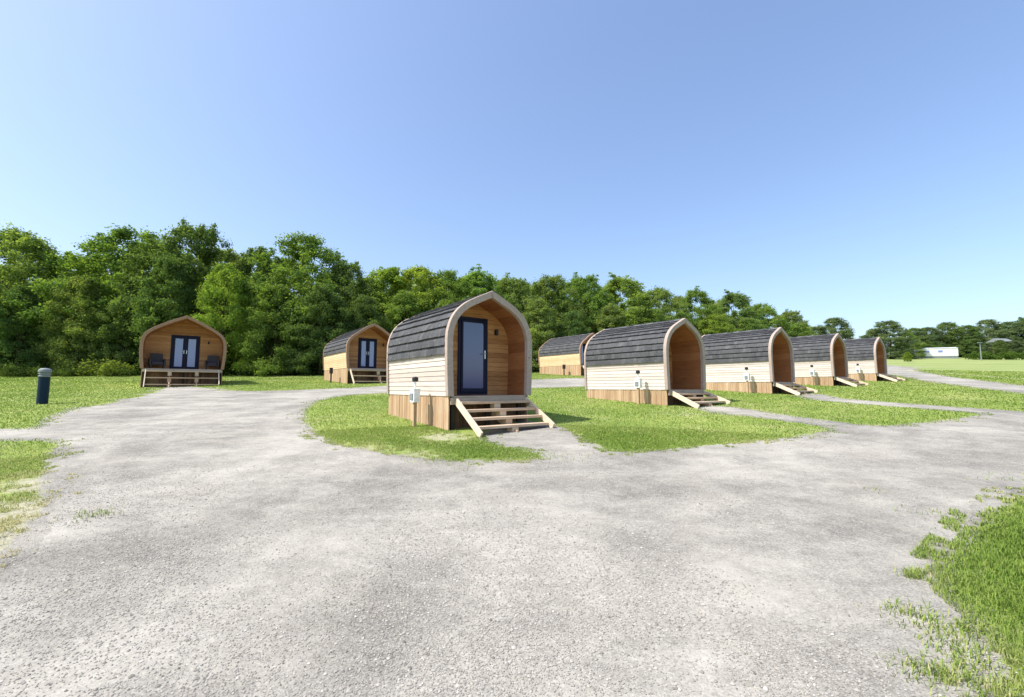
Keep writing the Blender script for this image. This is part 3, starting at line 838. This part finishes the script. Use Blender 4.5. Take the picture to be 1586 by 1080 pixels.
# loose stones
def stones(n):
    X, Y = lawn(n, 1.6, 22, 1.9)
    k = inside(coarse, X, Y); k |= (edge_dist(coarse[::2], X, Y) < .28) & (vnoise(X, Y, 4, 51) > .35); X, Y = X[k], Y[k]
    lo = vnoise(X, Y, .8, 21) * .6 + vnoise(X, Y, 2.4, 22) * .4
    k = nrs.uniform(0, 1, len(X)) < np.clip((lo - .33) * 3.0, .04, 1); X, Y = X[k], Y[k]
    n = len(X); r = np.hypot(X, Y)
    s = np.exp(nrs.normal(math.log(.0034), .45, n)) * (1 + .045 * r); s = np.clip(s, .0018, .0135)
    octa = np.array([(1, 0, 0), (.3, .95, 0), (-.8, .6, 0), (-.8, -.6, 0), (.3, -.95, 0), (.1, .1, .75), (.0, 0, -.6)])
    tri = np.array([(0, 1, 5), (1, 2, 5), (2, 3, 5), (3, 4, 5), (4, 0, 5)])
    V = np.repeat(octa[None], n, 0) * nrs.uniform(.65, 1.35, (n, 7, 3))
    a = nrs.uniform(0, 6.28, n)[:, None]; x_, y_ = V[:, :, 0].copy(), V[:, :, 1].copy()
    V[:, :, 0] = x_ * np.cos(a) - y_ * np.sin(a); V[:, :, 1] = x_ * np.sin(a) + y_ * np.cos(a)
    V *= s[:, None, None]; V[:, :, 0] += X[:, None]; V[:, :, 1] += Y[:, None]; V[:, :, 2] += (ground_z(X, Y) + .0045)[:, None]
    F = (np.arange(n)[:, None, None] * 7 + tri[None]).reshape(-1, 3)
    T = np.repeat(np.clip(nrs.normal(.52, .22, n), 0, 1), 5)
    return V.reshape(-1, 3), F, T
V, F, T = stones(300000)
me = tri_mesh('loose_gravel', V, F, T, M['stone']); sg = bpy.data.objects.new('loose_gravel', me); COL.objects.link(sg)
tag(sg, 'loose grey crushed stone lying on the surface of the track', 'gravel', kind='stuff')

# ------------------------------------------------------------------ trees
def leaf_cloud(rs, clumps, per, size, squash=.75):
    Vs, Ts = [], []
    for (c, r, tn) in clumps:
        n = int(per * (r ** 1.6)); 
        d = rs.normal(0, 1, (n, 3)); d[:, 2] += .2
        p = c + d * r * .50 * np.array([rs.uniform(.8, 1.25), rs.uniform(.8, 1.25), squash * rs.uniform(.75, 1.35)])
        d /= np.linalg.norm(d, axis=1)[:, None] + 1e-9
        nrm = d * .8 + rs.normal(0, .6, (n, 3)) + np.array([0, 0, .45]); nrm /= np.linalg.norm(nrm, axis=1)[:, None]
        a = np.cross(nrm, rs.normal(0, 1, (n, 3))); a /= np.linalg.norm(a, axis=1)[:, None] + 1e-9
        b = np.cross(nrm, a)
        s = size * rs.uniform(.6, 1.4, n)[:, None]
        q = np.stack([p - a * s, p - b * s * .55 + nrm * s * .1, p + a * s, p + b * s * .55 + nrm * s * .1], 1)
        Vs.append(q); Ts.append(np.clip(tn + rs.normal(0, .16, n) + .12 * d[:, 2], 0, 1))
    V = np.concatenate(Vs).reshape(-1, 3); n = len(V) // 4
    F = np.arange(n * 4).reshape(n, 4)
    return V, F, np.concatenate(Ts)

def make_tree_meshes(seed, shape):
    """a unit kind of tree about 10 m tall with a crown of ragged clumps"""
    rs = np.random.RandomState(seed); H = 10.0; clumps = []; limbs = []
    if shape == 'broad':    Rm, zb, nb = 3.3, .8, 230
    elif shape == 'upright': Rm, zb, nb = 2.6, .6, 180
    elif shape == 'open':   Rm, zb, nb = 3.2, .8, 170
    elif shape == 'edge':   Rm, zb, nb = 3.5, .2, 250
    elif shape == 'poplar': Rm, zb, nb = 1.5, .8, 80
    tries = 0
    lob = rs.uniform(0, 6.28, 3)
    while len(clumps) < nb and tries < 5000:
        tries += 1
        t = rs.uniform(0, 1) ** .9; z = zb + t * (H - zb)
        if shape == 'edge': prof = (1 - t ** 2.2) ** .6 * (.75 + .25 * t)
        elif shape == 'poplar': prof = math.sin(math.pi * (t * .86 + .1)) ** .7
        else: prof = (math.sin(math.pi * min(1, t * .80 + .17)) ** .75)
        az = rs.uniform(0, 6.28)
        env = Rm * prof * (1 + .20 * math.sin(2 * az + lob[0] + 2.5 * t) + .14 * math.sin(3 * az + lob[1] - 4 * t))
        rad = env * rs.uniform(.25, 1) ** .42
        r = rs.uniform(.30, .80) * (1.0 if shape != 'poplar' else .75) * (1.1 - .45 * t)
        if z + r * .6 > H: z = H - r * .6
        c = np.array([rad * math.cos(az), rad * math.sin(az), z])
        clumps.append((c, r, float(np.clip(rs.normal(.42, .2), 0, 1))))
    for k in range(int(nb * .3)):                   # small sprays that break the outline
        c, r, tn = clumps[rs.randint(len(clumps))]
        out = c - np.array([0, 0, H * .45]); out /= np.linalg.norm(out) + 1e-6
        clumps.append((c + out * r * rs.uniform(.7, 1.15) + rs.normal(0, .12, 3), r * rs.uniform(.4, .65), tn))
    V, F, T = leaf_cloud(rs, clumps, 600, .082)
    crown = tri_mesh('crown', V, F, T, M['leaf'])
    m = MB()
    pts = [(0, 0, -.4)]; rad = [.30]
    for k in range(1, 8):
        z = H * .74 * k / 7; pts.append((rs.normal(0, .10) * k / 3, rs.normal(0, .10) * k / 3, z)); rad.append(.22 * (1 - k / 7.4))
    m.tube(pts, rad, 8, .5)
    for k in range(12):
        i = rs.randint(1, 6); a = Vector(pts[i]); c, r, _ = clumps[rs.randint(nb)]
        b = Vector(c.tolist())
        if b.z < a.z + .3: b.z = a.z + .6
        mid = (a + b) / 2 + Vector((0, 0, -.25))
        b = a + (b - a) * .8; m.tube([a, mid, b], [rad[i] * .5, rad[i] * .28, .02], 6, .5)
    o = m.build('trunk', M['bark'], None, smooth=True); trunk = o.data; bpy.data.objects.remove(o)
    return crown, trunk
KIND = {}
for key, seed, shape in (('broad', 3, 'broad'), ('broad2', 14, 'broad'), ('upright', 5, 'upright'), ('open', 8, 'open'), ('edge', 21, 'edge'), ('edge2', 34, 'edge'), ('poplar', 55, 'poplar')):
    KIND[key] = make_tree_meshes(seed, shape)
MID, LIGHT, DARK, OLIVE, FAR = (.175, .262, .078), (.225, .31, .075), (.135, .205, .080), (.182, .250, .090), (.145, .200, .118)  # haze is mixed into these leaf colours: dulled, with extra blue

def plant_tree(kind, px, top, Y, wide, col, label, group, name='tree', cat='tree', tilt=0):
    crown, trunk = KIND[kind]
    dx, dy, dz = ray(px, top); t = Y / dy; x = dx * t; zt = CAM_H + dz * t; g = gz(x, Y)
    H = max(1.0, (zt - g) * .965)
    r = empty(name, (x, Y, g), rnd.uniform(0, 6.28)); s = H / 10.0
    wide *= 1.12 if Y < 100 else 1.35
    r.scale = (wide * s, wide * s, s)
    tag(r, label, cat, group)
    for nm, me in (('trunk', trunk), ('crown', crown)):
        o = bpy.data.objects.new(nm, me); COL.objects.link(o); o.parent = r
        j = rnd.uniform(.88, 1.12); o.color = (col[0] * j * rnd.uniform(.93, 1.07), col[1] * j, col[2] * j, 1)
    return r

WOOD = 'trees of the wood behind the huts'
T_ = [ # kind, px, top, depth, width factor, colour, label
    ('broad', 25, 350, 43, 1.05, OLIVE, 'big round-topped tree at the left edge of the wood, highest left of the skyline dip'),
    ('upright', 120, 395, 45, 1.15, MID, 'tree at the dip in the skyline left of the wide cabin'),
    ('open', 205, 352, 44, 1.1, MID, 'tall loose-crowned tree on the skyline just left above the wide cabin'),
    ('broad2', 305, 346, 44, .85, DARK, 'tallest tree of the wood, straight above the wide cabin'),
    ('upright', 398, 384, 46, .9, DARK, 'slim thin-crowned tree in the notch right of the tallest tree'),
    ('broad', 478, 362, 44, .95, MID, 'tall tree with a pointed top between the two cabins with double doors'),
    ('broad2', 540, 404, 45, .8, DARK, 'dark tree on the falling skyline left above the half hidden cabin'),
    ('upright', 598, 414, 47, 1.2, LIGHT, 'yellow-green tree on the skyline above the half hidden cabin'),
    ('open', 648, 411, 49, 1.1, LIGHT, 'light green tree on the skyline just left of the nearest pod roof'),
    ('broad', 697, 417, 50, .9, MID, 'green tree on the skyline behind the roof of the nearest pod'),
    ('upright', 742, 419, 51, 1.2, MID, 'rounded tree on the skyline above the peak of the nearest pod'),
    ('broad2', 795, 427, 52, .9, OLIVE, 'olive tree just right of the peak of the nearest pod'),
    ('broad', 850, 424, 54, .95, OLIVE, 'wide olive tree above the cabin glimpsed between the two nearest pods'),
    ('broad2', 906, 424, 56, .9, MID, 'green tree above the rear end of the second pod of the row'),
    ('upright', 965, 428, 58, 1.35, MID, 'domed tree standing out on the skyline above the second pod roof'),
    ('broad', 1018, 443, 60, .9, OLIVE, 'tree on the skyline left above the peak of the second pod'),
    ('broad2', 1078, 447, 66, .95, MID, 'tree on the skyline right above the peak of the second pod'),
    ('upright', 1138, 452, 72, 1.2, DARK, 'slim dark-topped tree on the skyline above the middle pod roof'),
    ('broad', 1180, 468, 78, .95, MID, 'tree on the falling skyline left above the middle pod peak'),
    ('broad2', 1225, 480, 86, .95, OLIVE, 'last tree of the wood, right above the middle pod peak'),
    # lower front row of the wood edge
    ('edge', -60, 430, 40, .95, MID, 'wood-edge tree cut off by the left side of the picture'),
    ('edge2', 40, 440, 39.5, .9, DARK, 'dark bushy wood-edge tree behind the bollard light'),
    ('edge', 128, 425, 40.5, .85, OLIVE, 'low spreading wood-edge tree right of the bollard light'),
    ('edge2', 196, 455, 41, .8, DARK, 'shaded low tree just left of the wide cabin'),
    ('upright', 268, 395, 40, .8, DARK, 'dark narrow tree rising behind the wide cabin roof'),
    ('edge2', 352, 405, 39, .82, LIGHT, 'bright yellow-green tree standing in front of the wood right of the wide cabin'),
    ('edge', 432, 438, 39.5, .9, MID, 'mid green wood-edge tree right of the bright yellow-green tree'),
    ('edge2', 500, 440, 40, .9, DARK, 'dark wood-edge tree left of the half hidden cabin'),
    ('edge', 565, 455, 42, .9, DARK, 'shaded wood-edge tree directly behind the half hidden cabin'),
    ('edge2', 628, 450, 44, .9, MID, 'green wood-edge tree between the half hidden cabin and the nearest pod'),
    ('edge', 690, 462, 45, .9, MID, 'wood-edge tree mostly behind the roof of the nearest pod'),
    ('edge2', 835, 462, 48, .95, OLIVE, 'wood-edge tree right beside the arch of the nearest pod'),
    ('edge', 885, 480, 48.5, .9, DARK, 'dark wood-edge tree over the cabin glimpsed between the pods'),
    ('edge2', 945, 470, 52, 1.0, OLIVE, 'bushy tree just above the roof of the second pod'),
    ('edge', 1010, 478, 56, 1.0, MID, 'bushy tree touching the ridge of the second pod'),
    ('edge2', 1105, 485, 62, 1.1, LIGHT, 'light green bushy tree right of the second pod arch'),
    ('edge', 1160, 492, 68, 1.1, MID, 'bushy tree along the ridge of the middle pod'),
    ('edge2', 1235, 500, 76, 1.2, MID, 'bushy tree right of the middle pod arch'),
]
for a in T_:
    kind, px, top, Y, wd_, col, lab = a
    plant_tree(kind, px, top, Y, wd_, col, lab, WOOD)
# trees deeper in the wood, of which only glimpses show between the crowns in front
for px, top, Y in ((-40, 385, 52), (70, 385, 52), (160, 392, 53), (255, 372, 52), (350, 385, 53), (440, 395, 53), (515, 420, 54), (570, 428, 56), (625, 426, 57), (670, 428, 58), (720, 428, 60), (770, 432, 61),
                   (822, 434, 62), (880, 436, 65), (935, 440, 67), (990, 448, 70), (1048, 456, 75), (1108, 462, 82), (1160, 476, 88), (1205, 486, 96),
                   (90, 450, 46), (230, 450, 47), (420, 450, 47), (560, 470, 49), (180, 470, 45), (10, 470, 45), (300, 470, 46), (480, 470, 46), (380, 470, 44), (640, 480, 50), (860, 490, 54), (920, 490, 57), (1060, 495, 66)):
    plant_tree(rnd.choice(['broad', 'broad2', 'edge', 'edge2']), px, top, Y, rnd.uniform(.9, 1.15), rnd.choice([MID, DARK, OLIVE]), 'green tree deep in the wood, crown merging with the trees in front of it', 'trees deep in the wood')
# trees at the far right
RT = 'distant trees beyond the field'
for a in (('edge', 1291, 491, 105, 1.15, FAR, 'separate round tree on the skyline behind the last but one pod'),
          ('edge', 1262, 505, 108, 1.0, FAR, 'low tree joining the wood to the separate round tree'),
          ('edge2', 1376, 496, 118, 1.25, FAR, 'broad domed tree right of the farthest pod'),
          ('edge', 1340, 518, 120, 1.0, FAR, 'dark bush of a tree peeping over the farthest pod'),
          ('edge2', 1405, 515, 125, 1.1, OLIVE, 'olive tree left behind the white caravan'),
          ('edge', 1436, 506, 135, 1.2, FAR, 'round distant tree straight above the left of the white caravan'),
          ('edge2', 1464, 498, 135, 1.0, DARK, 'upright dark tree above the right half of the white caravan'),
          ('edge2', 1498, 503, 138, 1.1, DARK, 'dark tree right of the white caravan, left of the pale roof'),
          ('edge', 1527, 494, 140, 1.2, FAR, 'loose distant tree left above the pale roof'),
          ('edge2', 1562, 497, 140, 1.2, FAR, 'distant tree right above the pale roof'),
          ('edge', 1600, 487, 138, 1.2, DARK, 'distant tree cut off by the right side of the picture'),
          ('edge', 1440, 528, 132, 1.5, DARK, 'low dark tree directly behind the white caravan'),
          ('edge2', 1492, 526, 133, 1.3, DARK, 'low dark tree at the right end of the white caravan'),
          ('edge', 1535, 530, 128, 1.4, FAR, 'low tree below and left of the pale roof'),
          ('edge2', 1549, 526, 125, .9, DARK, 'low dark tree in front of the pale roof, hiding the house below it'),
          ('edge2', 1572, 527, 128, 1.4, FAR, 'low tree below and right of the pale roof'),
          ('edge2', 1352, 508, 122, 1.0, OLIVE, 'round-shouldered tree between the separate round tree and the broad domed tree'),
          ('edge', 1415, 507, 136, 1.1, DARK, 'dark tree left of the round tree above the white caravan'),
          ('edge2', 1450, 512, 137, 1.1, OLIVE, 'olive green tree between the two crowns above the white caravan'),
          ('edge', 1482, 510, 139, 1.1, FAR, 'tree filling the gap above the right end of the white caravan'),
          ('edge', 1545, 506, 142, 1.1, OLIVE, 'olive green crown behind the pale roof'),
          ('edge2', 1580, 500, 142, 1.1, FAR, 'blue-green crown right behind the pale roof, near the picture edge'),
          ('broad', 1660, 490, 138, 1.3, FAR, None), ('edge', 1640, 520, 130, 1.3, FAR, None), ('broad2', 1720, 495, 138, 1.3, DARK, None)):
    plant_tree(*a[:6], a[6] or 'distant tree just outside the right side of the picture', RT)
plant_tree('upright', 1405, 545, 95, 1.3, (.20, .27, .05), 'small young yellow-green tree left of the white caravan', None, 'sapling', 'sapling')

# shrubs and undergrowth at the foot of the wood
def shrub_mesh(seed):
    rs = np.random.RandomState(seed)
    cl = [(np.array([rs.normal(0, .55), rs.normal(0, .4), rs.uniform(.1, .75)]), rs.uniform(.25, .45), float(np.clip(rs.normal(.45, .2), 0, 1))) for _ in range(22)]
    V, F, T = leaf_cloud(rs, cl, 420, .07, .8)
    V[:, 2] = np.maximum(V[:, 2], .0)
    return tri_mesh('foliage', V, F, T, M['leaf'])
SH = [shrub_mesh(s) for s in (1, 2, 3)]
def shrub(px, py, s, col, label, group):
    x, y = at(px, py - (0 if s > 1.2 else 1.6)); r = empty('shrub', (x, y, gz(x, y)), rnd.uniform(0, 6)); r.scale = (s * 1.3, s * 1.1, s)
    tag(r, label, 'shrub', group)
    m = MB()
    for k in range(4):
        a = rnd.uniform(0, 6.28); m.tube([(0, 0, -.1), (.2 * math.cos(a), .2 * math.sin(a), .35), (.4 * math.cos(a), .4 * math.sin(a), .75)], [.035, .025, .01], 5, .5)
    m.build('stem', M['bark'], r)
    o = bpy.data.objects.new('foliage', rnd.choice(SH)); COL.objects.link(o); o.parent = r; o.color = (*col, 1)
SG = 'shrubs at the foot of the wood'
shrub(150, 582, 1.45, (.15, .20, .06), 'sunlit yellow-green shrub at the foot of the wood left of the wide cabin', SG)
shrub(178, 583, 1.25, (.14, .19, .06), 'smaller sunlit shrub close to the left wall of the wide cabin', SG)
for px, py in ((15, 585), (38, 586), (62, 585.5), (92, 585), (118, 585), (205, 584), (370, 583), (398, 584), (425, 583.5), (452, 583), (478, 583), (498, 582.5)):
    shrub(px, py, rnd.uniform(.6, 1.1), rnd.choice([(.055, .088, .032), (.075, .115, .04)]), 'low shrub at the foot of the wood, shade painted into its leaf colour', 'shade-darkened shrubs along the wood')  # leaf colours darkened to paint in the shade below the trees
# hedge at the far right
hx0, hx1 = at_depth(1500, 556, 112)[0], at_depth(1720, 556, 112)[0]
rs = np.random.RandomState(77); cl = []
for k in range(150):
    t = rs.uniform(0, 1); cl.append((np.array([hx0 + (hx1 - hx0) * t, 112 + rs.normal(0, .4), rs.uniform(.2, 1.6)]), rs.uniform(.5, .8), float(np.clip(rs.normal(.5, .18), 0, 1))))
for q in cl: q[0][2] += gz(q[0][0], q[0][1])
V, F, T = leaf_cloud(rs, cl, 160, .17)
hg = bpy.data.objects.new('hedge', tri_mesh('hedge', V, F, T, M['leaf'])); COL.objects.link(hg); hg.color = (.085, .145, .035, 1)
tag(hg, 'long low clipped green hedge across the far right of the field', 'hedge')

# ------------------------------------------------------------------ far caravan, pole and roof
x, _, z = at_depth(1441, 558, 124)
cv = empty('caravan', (x, 124, gz(x, 124)), -.35); tag(cv, 'long low white static caravan in front of the trees across the field', 'caravan')
w = 5.6
m = MB(); m.add([(-w, -1.5, .45), (w, -1.5, .45), (w, 1.5, .45), (-w, 1.5, .45), (-w, -1.5, 2.65), (w, -1.5, 2.65), (w, 1.5, 2.65), (-w, 1.5, 2.65)], [(0, 3, 2, 1), (4, 5, 6, 7), (0, 1, 5, 4), (1, 2, 6, 5), (2, 3, 7, 6), (3, 0, 4, 7)], .5); m.build('body', M['caravan'], cv, .08)
m = MB(); m.add([(-w - .1, -1.6, 2.66), (w + .1, -1.6, 2.66), (w + .1, 1.6, 2.66), (-w - .1, 1.6, 2.66), (-w - .1, 0, 2.95), (w + .1, 0, 2.95)], [(0, 3, 2, 1), (0, 1, 5, 4), (2, 3, 4, 5), (1, 2, 5), (3, 0, 4)], .5); m.build('roof', M['white'], cv)
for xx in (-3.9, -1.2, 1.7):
    m = MB(); m.box((xx - .5, -1.53, 1.5), (xx + .5, -1.49, 2.1), .5); m.build('window', M['reflection_pane'], cv)
m = MB(); m.box((3.3, -1.53, .5), (4.05, -1.495, 2.4), .5); m.build('door', M['white'], cv)
m = MB(); m.box((-w + .1, -1.45, -.3), (w - .1, 1.45, .45), .5); m.build('skirting', M['grey'], cv)

x, _, _ = at_depth(1520, 557, 105)
sp_ = empty('lamp_post', (x, 105, gz(x, 105))); tag(sp_, 'thin pale post with a flat head in front of the hedge', 'lamp post')
m = MB(); m.tube([(0, 0, -.2), (0, 0, 4.2)], [.13, .08], 8, .5); m.build('pole', M['grey'], sp_)
m = MB(); m.box((-.55, -.12, 4.2), (.55, .12, 4.38), .5); m.build('lamp_head', M['grey'], sp_)

x, _, z = at_depth(1549, 527, 131.5)
hs = empty('house', (x, 131.5, gz(x, 131.5)), .15); tag(hs, 'house hidden by the distant trees, only its pale roof showing', 'house')
zz = z - gz(x, 131.5)
m = MB(); m.box((-2.2, -1.6, -.3), (2.2, 1.6, zz - .5), .5); m.build('wall', M['under'], hs)
m = MB(); m.add([(-2.5, -2.0, zz - .6), (2.5, -2.0, zz - .6), (2.5, 2.0, zz - .6), (-2.5, 2.0, zz - .6), (-2.4, 0, zz + .5), (2.4, 0, zz + .5)], [(0, 3, 2, 1), (0, 1, 5, 4), (2, 3, 4, 5), (1, 2, 5), (3, 0, 4)], .5); m.build('roof', M['slate'], hs)

# ------------------------------------------------------------------ light, sky, camera
SUN_EL, SUN_DIR = R(53), Vector((-.94, -.34, 0)).normalized()       # horizontally, towards the sun
sd = Vector((SUN_DIR.x * math.cos(SUN_EL), SUN_DIR.y * math.cos(SUN_EL), math.sin(SUN_EL)))
L = bpy.data.lights.new('sun', 'SUN'); L.energy = 2.75; L.angle = R(.53); L.color = (1.0, .95, .88)
lo = bpy.data.objects.new('sun', L); COL.objects.link(lo); lo.rotation_euler = sd.to_track_quat('Z', 'Y').to_euler()
lo.location = (-30, 0, 40)
W = bpy.data.worlds.new('World'); scene.world = W; W.use_nodes = True
nt = W.node_tree; nt.nodes.clear()
sky = nt.nodes.new('ShaderNodeTexSky'); sky.sky_type = 'NISHITA'; sky.sun_disc = False
sky.sun_elevation = SUN_EL; sky.sun_rotation = math.atan2(sd.x, sd.y)
sky.altitude = 100; sky.air_density = 1.0; sky.dust_density = 2.3; sky.ozone_density = 3.6
bg = nt.nodes.new('ShaderNodeBackground'); bg.inputs[1].default_value = .15
out = nt.nodes.new('ShaderNodeOutputWorld')
hs_ = nt.nodes.new('ShaderNodeHueSaturation'); hs_.inputs['Saturation'].default_value = 1.10; hs_.inputs['Hue'].default_value = .505
gm_ = nt.nodes.new('ShaderNodeGamma'); gm_.inputs[1].default_value = .80
nt.links.new(sky.outputs[0], gm_.inputs[0]); nt.links.new(gm_.outputs[0], hs_.inputs['Color']); nt.links.new(hs_.outputs[0], bg.inputs[0]); nt.links.new(bg.outputs[0], out.inputs[0])

cam = bpy.data.cameras.new('camera'); cam.sensor_width = 36; cam.lens = 36 * FPX / PW; cam.clip_start = .05; cam.clip_end = 3000
co = bpy.data.objects.new('camera', cam); COL.objects.link(co)
co.location = (0, 0, CAM_H); co.rotation_euler = (R(90) + PITCH, 0, 0)
scene.camera = co
vs = scene.view_settings; vs.view_transform = 'Standard'; vs.look = 'None'; vs.exposure = 1.25; vs.gamma = 1
scene.render.engine = 'CYCLES'
scene.cycles.max_bounces = 6; scene.cycles.transparent_max_bounces = 4
